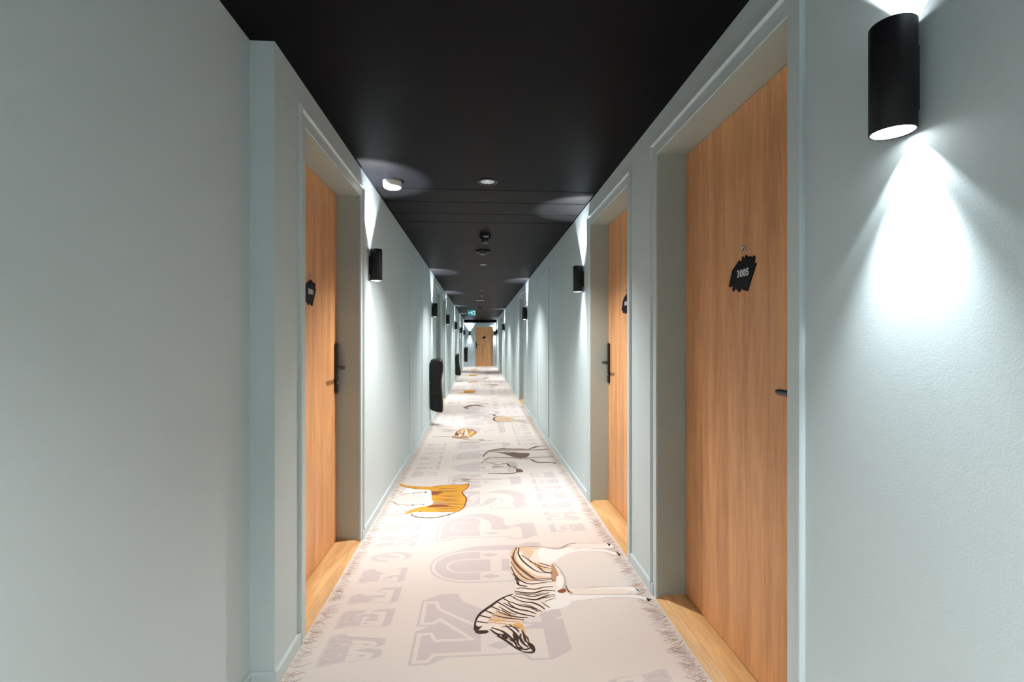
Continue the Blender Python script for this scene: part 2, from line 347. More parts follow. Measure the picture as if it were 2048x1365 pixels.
('zebra','dark',0.0104,1,[(0.17,1.859),(0.203,1.854),(0.216,1.876)]),
('zebra','dark',0.0091,1,[(0.158,1.883),(0.179,1.873),(0.205,1.885)]),
('zebra','dark',0.0078,1,[(0.136,1.972),(0.149,1.941)]),
('zebra','dark',0.0091,1,[(0.119,1.943),(0.136,1.924)]),
('zebra','dark',0,1,[(-0.019,2.05),(-0.001,2.036),(0.014,2.041),(-0.005,2.01),(-0.021,2.013)]),
('zebra','dark',0,1,[(-0.014,2.009),(0.035,2.007),(0.035,1.992),(0.01,1.986),(-0.01,1.992)]),
('zebra','dark',0,1,[(0.092,1.975),(0.11,1.98),(0.119,1.961),(0.112,1.944),(0.098,1.948)]),
('zebra','dark',0,1,[(0.189,1.909),(0.207,1.908),(0.217,1.884),(0.209,1.86),(0.199,1.88)]),
('zebra','dark',0,1,[(0.147,1.895),(0.173,1.884),(0.157,1.866),(0.147,1.878)]),
('tiger','white',0,1,[(-0.579,4.01),(-0.488,3.975),(-0.398,3.933),(-0.37,3.816),(-0.426,3.804),(-0.553,3.831),(-0.626,3.826),(-0.65,3.868),(-0.596,3.898)]),
('tiger','white',0,1,[(-0.64,3.694),(-0.579,3.629),(-0.523,3.625),(-0.408,3.641),(-0.356,3.712),(-0.337,3.637),(-0.361,3.568),(-0.441,3.527),(-0.503,3.487),(-0.549,3.447),(-0.63,3.405),(-0.613,3.539)]),
('tiger','white',0,1,[(-0.413,3.832),(-0.364,3.802),(-0.347,3.662),(-0.386,3.616),(-0.412,3.715)]),
('tiger','orange',0,1,[(-0.66,4.138),(-0.616,4.087),(-0.541,4.052),(-0.452,4.034),(-0.386,4.029),(-0.323,4.064),(-0.236,4.076),(-0.147,4.07),(-0.087,4.104),(-0.087,4.006),(-0.103,3.946),(-0.131,3.867),(-0.116,3.792),(-0.095,3.707),(-0.1,3.585),(-0.111,3.505),(-0.146,3.43),(-0.198,3.423),(-0.273,3.428),(-0.366,3.434),(-0.442,3.445),(-0.472,3.42),(-0.514,3.407),(-0.499,3.454),(-0.441,3.527),(-0.397,3.547),(-0.361,3.568),(-0.337,3.637),(-0.356,3.712),(-0.378,3.897),(-0.4,3.948),(-0.443,3.958),(-0.51,3.974),(-0.58,4.017),(-0.644,4.066)]),
('tiger','orange',0,1,[(-0.32,4.022),(-0.102,4.067),(-0.116,3.936),(-0.148,3.882),(-0.312,3.921)]),
('tiger','maroon',0,1,[(-0.379,3.914),(-0.277,3.884),(-0.32,3.819),(-0.364,3.802)]),
('tiger','maroon',0,1,[(-0.377,3.534),(-0.332,3.583),(-0.285,3.586),(-0.205,3.551),(-0.28,3.525)]),
('tiger','tan',0,1,[(-0.338,3.649),(-0.289,3.633),(-0.208,3.592),(-0.324,3.588)]),
('tiger','maroon',0.008,1,[(-0.352,3.995),(-0.263,3.976),(-0.175,3.98)]),
('tiger','maroon',0.008,1,[(-0.323,3.962),(-0.258,3.975),(-0.191,3.968)]),
('tiger','brown',0.008,1,[(-0.329,3.933),(-0.236,3.911),(-0.146,3.933)]),
('tiger','brown',0.008,1,[(-0.346,3.905),(-0.247,3.902),(-0.148,3.894)]),
('tiger','brown',0.008,1,[(-0.349,3.876),(-0.271,3.882),(-0.192,3.879)]),
('tiger','brown',0.008,1,[(-0.337,3.847),(-0.227,3.85),(-0.116,3.839)]),
('tiger','brown',0.008,1,[(-0.329,3.818),(-0.235,3.795),(-0.144,3.804)]),
('tiger','brown',0.008,1,[(-0.35,3.792),(-0.23,3.775),(-0.111,3.773)]),
('tiger','maroon',0.008,1,[(-0.304,3.761),(-0.226,3.765),(-0.146,3.744)]),
('tiger','brown',0.008,1,[(-0.325,3.736),(-0.243,3.715),(-0.162,3.726)]),
('tiger','brown',0.008,1,[(-0.351,3.711),(-0.245,3.694),(-0.14,3.698)]),
('tiger','brown',0.008,1,[(-0.297,3.681),(-0.223,3.678),(-0.148,3.66)]),
('tiger','brown',0.008,1,[(-0.318,3.657),(-0.221,3.662),(-0.123,3.648)]),
('tiger','maroon',0.008,1,[(-0.313,3.631),(-0.228,3.64),(-0.14,3.631)]),
('tiger','brown',0.008,1,[(-0.295,3.605),(-0.201,3.596),(-0.106,3.584)]),
('tiger','brown',0.008,1,[(-0.293,3.58),(-0.2,3.586),(-0.105,3.572)]),
('tiger','maroon',0.008,1,[(-0.331,3.559),(-0.226,3.545),(-0.122,3.533)]),
('tiger','maroon',0.008,1,[(-0.292,3.532),(-0.213,3.53),(-0.134,3.518)]),
('tiger','brown',0.008,1,[(-0.301,3.509),(-0.203,3.511),(-0.103,3.495)]),
('tiger','brown',0.008,1,[(-0.321,3.487),(-0.238,3.489),(-0.154,3.478)]),
('tiger','brown',0.008,1,[(-0.306,3.463),(-0.227,3.467),(-0.147,3.453)]),
('tiger','maroon',0.008,1,[(-0.282,3.438),(-0.219,3.437),(-0.155,3.438)]),
('tiger','maroon',0.012,1,[(-0.087,4.104),(-0.087,4.006),(-0.103,3.946),(-0.133,3.874),(-0.118,3.799),(-0.096,3.707),(-0.1,3.585),(-0.111,3.505),(-0.146,3.43),(-0.175,3.416)]),
('tiger','maroon',0.01,1,[(-0.244,4.074),(-0.146,4.064),(-0.094,4.097)]),
('tiger','maroon',0.012,1,[(-0.382,4.029),(-0.323,4.055),(-0.301,4.065)]),
('tiger','tan',0.006,1,[(-0.66,4.138),(-0.588,4.07),(-0.452,4.034),(-0.382,4.032)]),
('tiger','brown',0.005,1,[(-0.652,4.089),(-0.58,4.017),(-0.488,3.972)]),
('tiger','tan',0.016,1,[(-0.644,3.861),(-0.596,3.844),(-0.558,3.862),(-0.509,3.872)]),
('tiger','tan',0.016,1,[(-0.51,3.879),(-0.461,3.889),(-0.411,3.893)]),
('tiger','tan',0.016,1,[(-0.638,3.681),(-0.614,3.632),(-0.575,3.582)]),
('tiger','tan',0.016,1,[(-0.592,3.618),(-0.517,3.584),(-0.442,3.602),(-0.398,3.587)]),
('tiger','tan',0.016,1,[(-0.489,3.844),(-0.451,3.841)]),
('tiger','tan',0.016,1,[(-0.622,3.9),(-0.603,3.885)]),
('tiger','tan',0.016,1,[(-0.583,3.449),(-0.568,3.469)]),
('tiger','tan',0.016,1,[(-0.531,3.472),(-0.499,3.459)]),
('tiger','tan',0.016,1,[(-0.49,3.443),(-0.453,3.478)]),
('tiger','dark',0.024,1,[(-0.426,3.873),(-0.409,3.892)]),
('tiger','dark',0.024,1,[(-0.516,3.859),(-0.5,3.865)]),
('tiger','dark',0.024,1,[(-0.409,3.582),(-0.398,3.587)]),
('tiger','dark',0.024,1,[(-0.485,3.576),(-0.475,3.585)]),
('tiger','dark',0.024,1,[(-0.582,4.032),(-0.571,4.027)]),
('tiger','dark',0.024,1,[(-0.519,3.999),(-0.508,3.994)]),
('tiger','dark',0.024,1,[(-0.415,3.443),(-0.405,3.448)]),
('tiger','orange',0.016,1,[(-0.426,3.471),(-0.475,3.442),(-0.514,3.407)]),
('tiger','orangel',0.008,1,[(-0.495,3.427),(-0.541,3.395),(-0.59,3.384),(-0.635,3.391)]),
('tiger','white',0.03,1,[(-0.365,3.424),(-0.27,3.396),(-0.197,3.407)]),
('tiger','olive',0.016,1,[(-0.161,3.42),(-0.21,3.371),(-0.272,3.329),(-0.336,3.316),(-0.394,3.327),(-0.441,3.356),(-0.464,3.388)]),
('tiger','dark',0.018,1,[(-0.195,3.38),(-0.216,3.363)]),
('tiger','dark',0.018,1,[(-0.237,3.35),(-0.251,3.341)]),
('tiger','dark',0.018,1,[(-0.307,3.321),(-0.336,3.316)]),
('tiger','dark',0.018,1,[(-0.372,3.319),(-0.391,3.327)]),
('tiger','dark',0.018,1,[(-0.421,3.342),(-0.437,3.353)]),
('tiger','dark',0.018,1,[(-0.451,3.375),(-0.466,3.39)]),
('tiger','maroon',0.018,1,[(-0.171,4.229),(-0.125,4.234),(-0.069,4.206)]),
('tiger','brown',0.012,1,[(-0.151,4.187),(-0.105,4.176),(-0.077,4.15)]),
('tiger','orangel',0.014,1,[(-0.197,4.199),(-0.149,4.147)]),
('tiger','brown',0.006,1,[(-0.229,4.193),(-0.206,4.199),(-0.18,4.23)]),
('tiger','white',0.016,1,[(-0.194,4.143),(-0.148,4.113),(-0.086,4.127)]),
('elephant','greyl',0,1,[(0.036,5.061),(0.102,5.29),(0.174,5.378),(0.283,5.451),(0.314,5.369),(0.55,5.337),(0.539,5.17),(0.489,5.002),(0.584,4.968),(0.479,4.895),(0.317,4.88),(0.248,4.782),(0.093,4.818),(0.044,4.846)]),
('elephant','greyb',0,1,[(0.102,5.284),(0.174,5.372),(0.284,5.467),(0.316,5.401),(0.458,5.407),(0.565,5.352),(0.547,5.306),(0.379,5.302),(0.241,5.311),(0.157,5.256)]),
('elephant','taupe',0,1,[(0.17,5.249),(0.305,5.222),(0.439,5.192),(0.533,5.177),(0.53,5.112),(0.488,4.997),(0.371,4.997),(0.298,5.099),(0.236,5.191)]),
('elephant','taupe',0.0266,1,[(0.042,5.046),(0.074,5.202),(0.138,5.349),(0.281,5.409),(0.42,5.378),(0.558,5.352)]),
('elephant','taupe',0.0418,1,[(0.553,5.369),(0.602,5.43),(0.668,5.501),(0.75,5.516)]),
('elephant','taupe',0.0418,1,[(0.549,5.328),(0.661,5.33),(0.769,5.344)]),
('elephant','taupe',0.0304,1,[(0.05,4.911),(0.096,4.974),(0.162,5.005),(0.356,4.97),(0.486,4.97),(0.618,4.983),(0.769,4.997)]),
('elephant','taupe',0.0304,1,[(0.355,4.962),(0.512,4.906),(0.548,4.825),(0.592,4.771),(0.735,4.761),(0.734,4.712)]),
('elephant','taupe',0.038,1,[(0.274,5.278),(0.438,5.177)]),
('elephant','brown',0.016,1,[(0.084,4.793),(0.141,4.739),(0.183,4.712),(0.265,4.736)]),
('elephant','brown',0.019200000000000002,1,[(0.131,4.609),(0.169,4.646),(0.235,4.632)]),
('elephant','brown',0.022400000000000003,1,[(0.216,4.747),(0.271,4.743),(0.291,4.657),(0.33,4.607),(0.355,4.541)]),
('elephant','brown',0.0208,1,[(0.082,4.406),(0.199,4.389),(0.303,4.391),(0.352,4.437),(0.4,4.455)]),
('elephant','taupe',0,1,[(0.348,4.537),(0.384,4.534),(0.407,4.466),(0.386,4.424),(0.34,4.431)]),
('elephant','grey',0,1,[(0.292,4.779),(0.367,4.774),(0.366,4.605),(0.307,4.632)]),
('elephant','olive',0.01,1,[(0.012,4.724),(0.044,4.846),(0.086,4.922)]),
('elephant','tan',0.012,1,[(0.064,4.95),(0.16,4.93),(0.288,4.934)]),
('elephant','tan',0.01,1,[(0.044,4.846),(0.093,4.818),(0.186,4.786)]),
('giraffe','tan',0,1,[(-0.344,6.11),(-0.307,6.252),(-0.308,6.426),(-0.249,6.615),(-0.173,6.672),(-0.095,6.605),(-0.042,6.43),(-0.049,6.277),(-0.088,6.154),(-0.126,6.035),(-0.196,6.032),(-0.259,6.052),(-0.314,6.064)]),
('giraffe','orange',0,1,[(-0.133,6.37),(-0.093,6.502),(-0.046,6.408),(-0.058,6.278),(-0.104,6.155),(-0.136,6.178)]),
('giraffe','brown',0,1,[(-0.309,6.273),(-0.299,6.425),(-0.254,6.313),(-0.273,6.208)]),
('giraffe','orangel',0,1,[(-0.248,6.606),(-0.181,6.649),(-0.158,6.416),(-0.205,6.331),(-0.25,6.422)]),
('giraffe','cream',0.03,1,[(-0.276,6.469),(-0.235,6.247),(-0.246,6.124)]),
('giraffe','cream',0.03,1,[(-0.228,6.511),(-0.173,6.329),(-0.119,6.075)]),
('giraffe','cream',0.03,1,[(-0.181,6.649),(-0.156,6.328),(-0.184,6.16)]),
('giraffe','cream',0.03,1,[(-0.122,6.24),(-0.068,6.5)]),
('giraffe','cream',0.03,1,[(-0.293,6.127),(-0.202,6.245),(-0.136,6.178)]),
('giraffe','brown',0.02,1,[(-0.299,6.425),(-0.249,6.615),(-0.173,6.672),(-0.095,6.605),(-0.042,6.43),(-0.053,6.278)]),
('giraffe','brown',0.02,1,[(-0.344,6.11),(-0.258,6.044),(-0.125,6.027)]),
('giraffe','brown',0.02,1,[(-0.299,6.087),(-0.159,6.118)]),
('giraffe','brown',0.02,1,[(-0.258,6.423),(-0.237,6.311)]),
('giraffe','brown',0.02,1,[(-0.194,6.509),(-0.202,6.245)]),
('giraffe','taupe',0.022,1,[(-0.3,6.609),(-0.366,6.576),(-0.471,6.63),(-0.559,6.665)]),
('giraffe','taupe',0.022,1,[(-0.354,6.52),(-0.402,6.486),(-0.495,6.502)]),
('giraffe','taupe',0.024,1,[(-0.325,6.129),(-0.437,6.149),(-0.594,6.147)]),
('giraffe','tan',0.03,1,[(-0.258,6.036),(-0.115,5.918),(0.007,5.91)]),
('giraffe','taupe',0.018,1,[(0.007,5.853),(0.113,5.846),(0.175,5.861)]),
('giraffe','taupe',0.02,1,[(-0.233,5.796),(-0.127,5.749),(0.014,5.761)]),
('giraffe','olive',0.07,1,[(-0.001,5.911),(0.061,5.906)]),
('gazelle','tanl',0,1,[(0.225,7.551),(0.281,7.739),(0.404,7.783),(0.498,7.659),(0.539,7.53),(0.503,7.302),(0.375,7.213),(0.283,7.265),(0.229,7.368)]),
('gazelle','brown',0.03,1,[(0.395,7.811),(0.302,7.77),(0.231,7.582),(0.234,7.368),(0.283,7.265),(0.385,7.224),(0.472,7.264)]),
('gazelle','tan',0.04,1,[(0.294,7.546),(0.49,7.533)]),
('gazelle','maroon',0.03,1,[(0.289,7.424),(0.481,7.399)]),
('gazelle','taupe',0.03,1,[(0.501,7.711),(0.657,7.766),(0.759,7.759)]),
('gazelle','brown',0.03,1,[(0.507,7.349),(0.602,7.343),(0.709,7.248)]),
('gazelle','brown',0.025,1,[(0.423,7.238),(0.564,7.229),(0.66,7.137),(0.703,7.051)]),
('gazelle','taupe',0.05,1,[(0.155,8.005),(0.237,7.944),(0.252,7.794)]),
('gazelle','greyb',0.04,1,[(0.216,7.945),(0.32,7.973)]),
('antelope','brown',0.1,1,[(-0.289,8.903),(-0.232,8.943),(-0.154,9.087),(-0.06,9.135),(0.011,9.058),(0.092,8.947)]),
('antelope','brown',0.12,1,[(-0.264,8.859),(-0.193,8.728)]),
('antelope','dark',0.05,1,[(-0.233,8.986),(-0.084,9.155),(0.011,9.085)]),
('antelope','taupe',0.06,1,[(-0.085,9.294),(0.121,9.365),(0.182,9.399)]),
('antelope','greyb',0.05,1,[(-0.588,9.099),(-0.294,9.079)]),
]

CZ = 0.004
class Paint:
    def __init__(s):
        s.bm = bmesh.new(); s.z = CZ; s.step = 1e-5
    def face(s, pts, ink_, lift=True):
        if lift: s.z += s.step
        try:
            f = s.bm.faces.new([s.bm.verts.new((p[0], p[1], s.z)) for p in pts]); f.material_index = INK_ID[ink_]
            if f.calc_area() > 1e-9:
                f.normal_update()
                if f.normal.z < 0: f.normal_flip()
        except ValueError: pass
    def ribbon(s, pts, wd, ink_):
        s.z += s.step
        n = len(pts); L, R = [], []
        for i, p in enumerate(pts):
            a = pts[max(0, i - 1)]; b = pts[min(n - 1, i + 1)]
            dx, dy = b[0] - a[0], b[1] - a[1]; l = math.hypot(dx, dy) or 1
            k = wd / 2 * (0.35 + 0.65 * math.sin(math.pi * min(max(i / (n - 1), 0.12), 0.88)))
            L.append((p[0] - dy / l * k, p[1] + dx / l * k)); R.append((p[0] + dy / l * k, p[1] - dx / l * k))
        for i in range(n - 1): s.face([L[i], L[i + 1], R[i + 1], R[i]], ink_, False)
def catmull(p, closed, k=4):
    n = len(p); out = []
    if n < 3: return p
    rng = range(n) if closed else range(n - 1)
    for i in rng:
        g = (lambda j: p[j % n]) if closed else (lambda j: p[min(max(j, 0), n - 1)])
        a, b, c, d = g(i - 1), g(i), g(i + 1), g(i + 2)
        for t in [q / k for q in range(k)]:
            out.append(tuple(0.5 * (2 * b[e] + (c[e] - a[e]) * t + (2 * a[e] - 5 * b[e] + 4 * c[e] - d[e]) * t * t + (3 * b[e] - a[e] - 3 * c[e] + d[e]) * t ** 3) for e in (0, 1)))
    if not closed: out.append(p[-1])
    return out
def offset(pts, d):
    """grow (d>0) or shrink a polygon"""
    n = len(pts); ar = sum(pts[i][0] * pts[(i + 1) % n][1] - pts[(i + 1) % n][0] * pts[i][1] for i in range(n))
    sg = 1 if ar > 0 else -1; out = []
    for i in range(n):
        p0, p1, p2 = pts[i - 1], pts[i], pts[(i + 1) % n]
        a = Vector((p1[0] - p0[0], p1[1] - p0[1])); b = Vector((p2[0] - p1[0], p2[1] - p1[1]))
        if a.length < 1e-9 or b.length < 1e-9: out.append(p1); continue
        a.normalize(); b.normalize()
        na = Vector((a.y, -a.x)) * sg; nb = Vector((b.y, -b.x)) * sg
        m = na + nb
        if m.length < 1e-3: m = na
        k = min(1 / max(m.normalized().dot(na), 0.45), 2.2)
        m = m.normalized() * d * k; out.append((p1[0] + m.x, p1[1] + m.y))
    return out
def clip_v(pts, v0, keep_above):
    out = []; n = len(pts)
    inside = (lambda p: p[1] >= v0) if keep_above else (lambda p: p[1] <= v0)
    for i in range(n):
        a, b = pts[i], pts[(i + 1) % n]
        if inside(a): out.append(a)
        if inside(a) != inside(b):
            t = (v0 - a[1]) / (b[1] - a[1]); out.append((a[0] + (b[0] - a[0]) * t, v0))
    return out
def arc(cx, cy, rx, ry, a0, a1, n):
    return [(cx + rx * math.cos(math.radians(a0 + (a1 - a0) * i / n)), cy + ry * math.sin(math.radians(a0 + (a1 - a0) * i / n))) for i in range(n + 1)]
# glyphs in a unit box, v up, u along the line: (outline, holes, diamonds, width)
GLYPH = {
 'K': ([(0,0),(.36,0),(.36,.13),(.27,.17),(.27,.40),(.50,.15),(.45,.12),(.45,0),(.88,0),(.88,.13),(.79,.17),(.47,.56),(.70,.84),(.82,.88),(.82,1),(.47,1),(.47,.88),(.52,.84),(.27,.60),(.27,.84),(.36,.88),(.36,1),(0,1),(0,.88),(.07,.84),(.07,.17),(0,.13)], [], [(.17,.36)], .88),
 'A': ([(0,0),(.32,0),(.32,.12),(.26,.16),(.26,.28),(.52,.28),(.52,.16),(.46,.12),(.46,0),(.80,0),(.80,.12),(.74,.16)] + arc(.40,.62,.34,.38,0,180,12) + [(.06,.16),(0,.12)], [[(.26,.40),(.52,.40)] + arc(.39,.66,.13,.17,0,180,8)], [(.155,.40),(.63,.40)], .80),
 'P': ([(0,0),(.36,0),(.36,.12),(.28,.16),(.28,.36),(.45,.36)] + arc(.45,.68,.30,.32,-90,90,10) + [(0,1),(0,.88),(.07,.84),(.07,.16),(0,.12)], [[(.28,.52),(.42,.52)] + arc(.42,.68,.12,.15,-90,90,6) + [(.28,.83)]], [(.175,.36)], .75),
 'S': ([(.02,.02),(.12,.02),(.18,.08)] + arc(.38,.29,.34,.29,-110,78,10) + [(.30,.62),(.27,.72)] + arc(.38,.74,.14,.10,170,20,6) + [(.60,.68),(.70,.68),(.70,.98),(.62,.98),(.57,.94)] + arc(.36,.72,.32,.28,62,250,10) + [(.45,.38),(.47,.28)] + arc(.34,.26,.14,.10,0,-170,6) + [(.13,.34),(.02,.34)], [], [], .74),
 'T': ([(.20,0),(.58,0),(.58,.12),(.50,.16),(.50,.84),(.60,.82),(.68,.66),(.78,.66),(.78,1),(0,1),(0,.66),(.10,.66),(.18,.82),(.28,.84),(.28,.16),(.20,.12)], [], [(.39,.40)], .78),
 'D': ([(0,0)] + arc(.40,.5,.38,.5,-90,90,14) + [(0,1),(0,.88),(.07,.84),(.07,.16),(0,.12)], [[(.28,.18),(.40,.18)] + arc(.40,.5,.16,.32,-90,90,8) + [(.28,.82)]], [(.175,.45)], .78),
 'W': ([(.20,0),(.44,0),(.56,.42),(.68,0),(.92,0),(1.10,.84),(1.18,.88),(1.18,1),(.84,1),(.84,.88),(.92,.84),(.82,.38),(.68,.84),(.74,.88),(.74,1),(.42,1),(.42,.88),(.48,.84),(.36,.38),(.24,.84),(.32,.88),(.32,1),(-.04,1),(-.04,.88),(.04,.84)], [], [(.33,.2),(.80,.2)], 1.16),
 'E': ([(0,0),(.70,0),(.70,.32),(.62,.32),(.55,.16),(.28,.15),(.28,.43),(.38,.40),(.40,.32),(.48,.32),(.48,.68),(.40,.68),(.38,.60),(.28,.57),(.28,.85),(.52,.84),(.60,.68),(.68,.68),(.68,1),(0,1),(0,.88),(.07,.84),(.07,.16),(0,.12)], [], [(.175,.38)], .70),
 'L': ([(0,0),(.68,0),(.68,.36),(.60,.36),(.52,.17),(.28,.16),(.28,.84),(.38,.88),(.38,1),(0,1),(0,.88),(.07,.84),(.07,.16),(0,.12)], [], [(.175,.45)], .68),
 'O': (arc(.38,.5,.38,.5,0,345,20), [arc(.38,.5,.16,.33,0,340,16)], [(.11,.5),(.65,.5)], .76),
 'M': ([(0,0),(.30,0),(.30,.12),(.24,.16),(.24,.60),(.44,.12),(.54,.12),(.74,.60),(.74,.16),(.68,.12),(.68,0),(1.02,0),(1.02,.12),(.95,.16),(.95,.84),(1.02,.88),(1.02,1),(.74,1),(.51,.46),(.26,1),(0,1),(0,.88),(.07,.84),(.07,.16),(0,.12)], [], [(.155,.4)], 1.02),
}
def glyph(P, ch, X0, Y0, h, wd, flip=False, ink_='lett'):
    """letter lying on the floor: line runs along +Y with the top towards -X (flip: along -Y, top towards +X)"""
    out, hs, ds, gw = GLYPH[ch]
    ku = wd / gw; P.z = CZ
    def f(p):
        u, v = p[0] * ku, p[1] * h
        return (X0 + v, Y0 - u) if flip else (X0 - v, Y0 + u)
    def paint(poly, i): 
        if len(poly) > 2: P.face([f(p) for p in poly], i)
    lw = 0.022
    su, sv = 0.10, -0.16
    big = offset(out, lw)
    P.z += 1e-5
    for i, (u, v) in enumerate(big):
        u2, v2 = big[(i + 1) % len(big)]
        P.z += 1e-6
        q = [f(p) for p in ((u, v), (u2, v2), (u2 + su, v2 + sv), (u + su, v + sv))]
        P.face(q, ink_, False)
    paint([(u + su, v + sv) for u, v in big], ink_)
    paint(big, ink_)
    paint(out, 'base')
    ins = offset(out, -0.032 if h > .3 else -0.018)
    paint(clip_v(ins, .50, True), ink_)
    for q in hs:
        paint(offset(q, lw), 'base'); paint(q, ink_)
        paint(offset(q, -0.02), 'base' if h < .3 else ink_)
        if ch != 'A' : paint([(u + .06, v - .05) for u, v in offset(q, -0.05)], ink_)
    for u, v in ds:
        paint([(u - .05, v), (u, v - .10), (u + .05, v), (u, v + .10)], ink_)
        paint([(u - .05, v - .22), (u, v - .14), (u + .05, v - .22)], 'base')

P = Paint()
box(P.bm, XL + 0.003, XR - 0.003, YS - 0.002, YE - 0.003, 0.0005, CZ); box(P.bm, XA + 0.003, XR - 0.003, YB + 0.003, YS - 0.002, 0.0005, CZ)
for f in P.bm.faces: f.material_index = INK_ID['base']
big_word = [('K', 1.82, .46), ('A', 2.39, .42), ('P', 2.94, .38), ('S', 3.47, .38), ('T', 3.96, .36), ('A', 4.44, .36), ('D', 4.93, .36), ('T', 5.42, .36)]
for k in range(-1, 5):
    for ch, y, wd in big_word:
        yy = y + 4.55 * k
        if -3.8 < yy < YE - .5: glyph(P, ch, .265, yy, .515, wd)
small = [('W', 1.83, .17), ('E', 2.065, .115), ('L', 2.25, .12), ('K', 2.445, .135), ('O', 2.67, .105), ('M', 2.87, .145), ('E', 3.10, .11)]
for k in range(-2, 9):
    for ch, y, wd in small:
        yy = y + 2.5 * k
        if -3.8 < yy < YE - .4: glyph(P, ch, -.405, yy, .19, wd)
        yr = {-1: 1.72, 0: 4.42, 1: 6.98}.get(k, 4.42 + 2.53 * k) - (y - 1.83)
        if -3.6 < yr < YE - .2: glyph(P, ch, .485, yr, .19, wd, flip=True)
def art(name, dy=0.0, dx=0.0):
    P.z = CZ + 4.2e-4; P.step = 8e-6
    for a, m, wd, sm, pts in ART:
        if a != name: continue
        q = [(x + dx, y + dy) for x, y in pts]
        if wd: P.ribbon(catmull(q, False) if len(q) > 2 else q, wd, m)
        else: P.face(catmull(q, True) if sm and len(q) > 4 else q, m)
for nm in ('zebra', 'tiger', 'elephant', 'giraffe', 'gazelle', 'antelope'): art(nm)
for nm, y in (('tiger', 7.9), ('elephant', 8.3), ('giraffe', 8.0), ('zebra', 13.6), ('tiger', 13.6), ('elephant', 13.4), ('giraffe', 13.2), ('tiger', 17.2), ('elephant', 16.8)): art(nm, y)
random.seed(7)
def fringe(x, sg, reach, y0, y1, dens):
    for _ in range(int((y1 - y0) * dens)):
        y = random.uniform(y0, y1); l = random.uniform(.25, 1) * reach; a = random.uniform(-.7, .7)
        P.z = CZ + random.uniform(2e-5, 3e-4); s0 = random.uniform(0, reach * .35); b = random.uniform(-.012, .012)
        p = [(x + sg * s0, y), (x + sg * (s0 + l * .4), y + math.sin(a) * l * .4 + b), (x + sg * (s0 + l * .8), y + math.sin(a) * l * .8)]
        P.ribbon(p, random.uniform(.0018, .0045), random.choice(['fringe', 'greyb', 'greyb', 'grey', 'grey', 'tanl', 'tan', 'lett', 'lett']))
fringe(XL + .004, 1, .075, 1.55, 9, 270); fringe(XR - .006, -1, .095, 1.4, 9, 380)
fringe(XL + .004, 1, .075, 9, YE, 22); fringe(XR - .006, -1, .095, 9, YE, 22)
me = bpy.data.meshes.new('hallway_carpet'); P.bm.to_mesh(me); P.bm.free()
for k in INK.values(): me.materials.append(k)
carpet = bpy.data.objects.new('hallway_carpet', me); COL.objects.link(carpet)
tag(carpet, 'cream corridor carpet printed with large grey letters, a zebra, a tiger and other animals', 'carpet')

# ------------------------------------------------------------------ doors
PLQ = [(0.1012,-0.037),(0.0753,0.0219),(0.0278,0.0504),(0.0136,0.0334),(0.006,0.0614),(-0.0047,0.0479),(-0.0184,0.0629),(-0.0288,0.0496),(-0.0236,0.0361),(-0.039,0.0535),(-0.0461,0.0438),(-0.0492,0.0517),(-0.0592,0.0415),(-0.0691,0.0521),(-0.0721,0.0421),(-0.0642,0.0239),(-0.0818,0.0238),(-0.0542,-0.0196),(-0.0257,-0.0673),(-0.0131,-0.0649),(-0.0184,-0.0493),(-0.0025,-0.062),(0.0136,-0.0516),(0.0278,-0.0653),(0.0411,-0.0545),(0.058,-0.0467),(0.0695,-0.0587),(0.0753,-0.052),(0.0695,-0.0273),(0.0917,-0.0399)]
PLQ = [(-a, b) for a, b in PLQ]

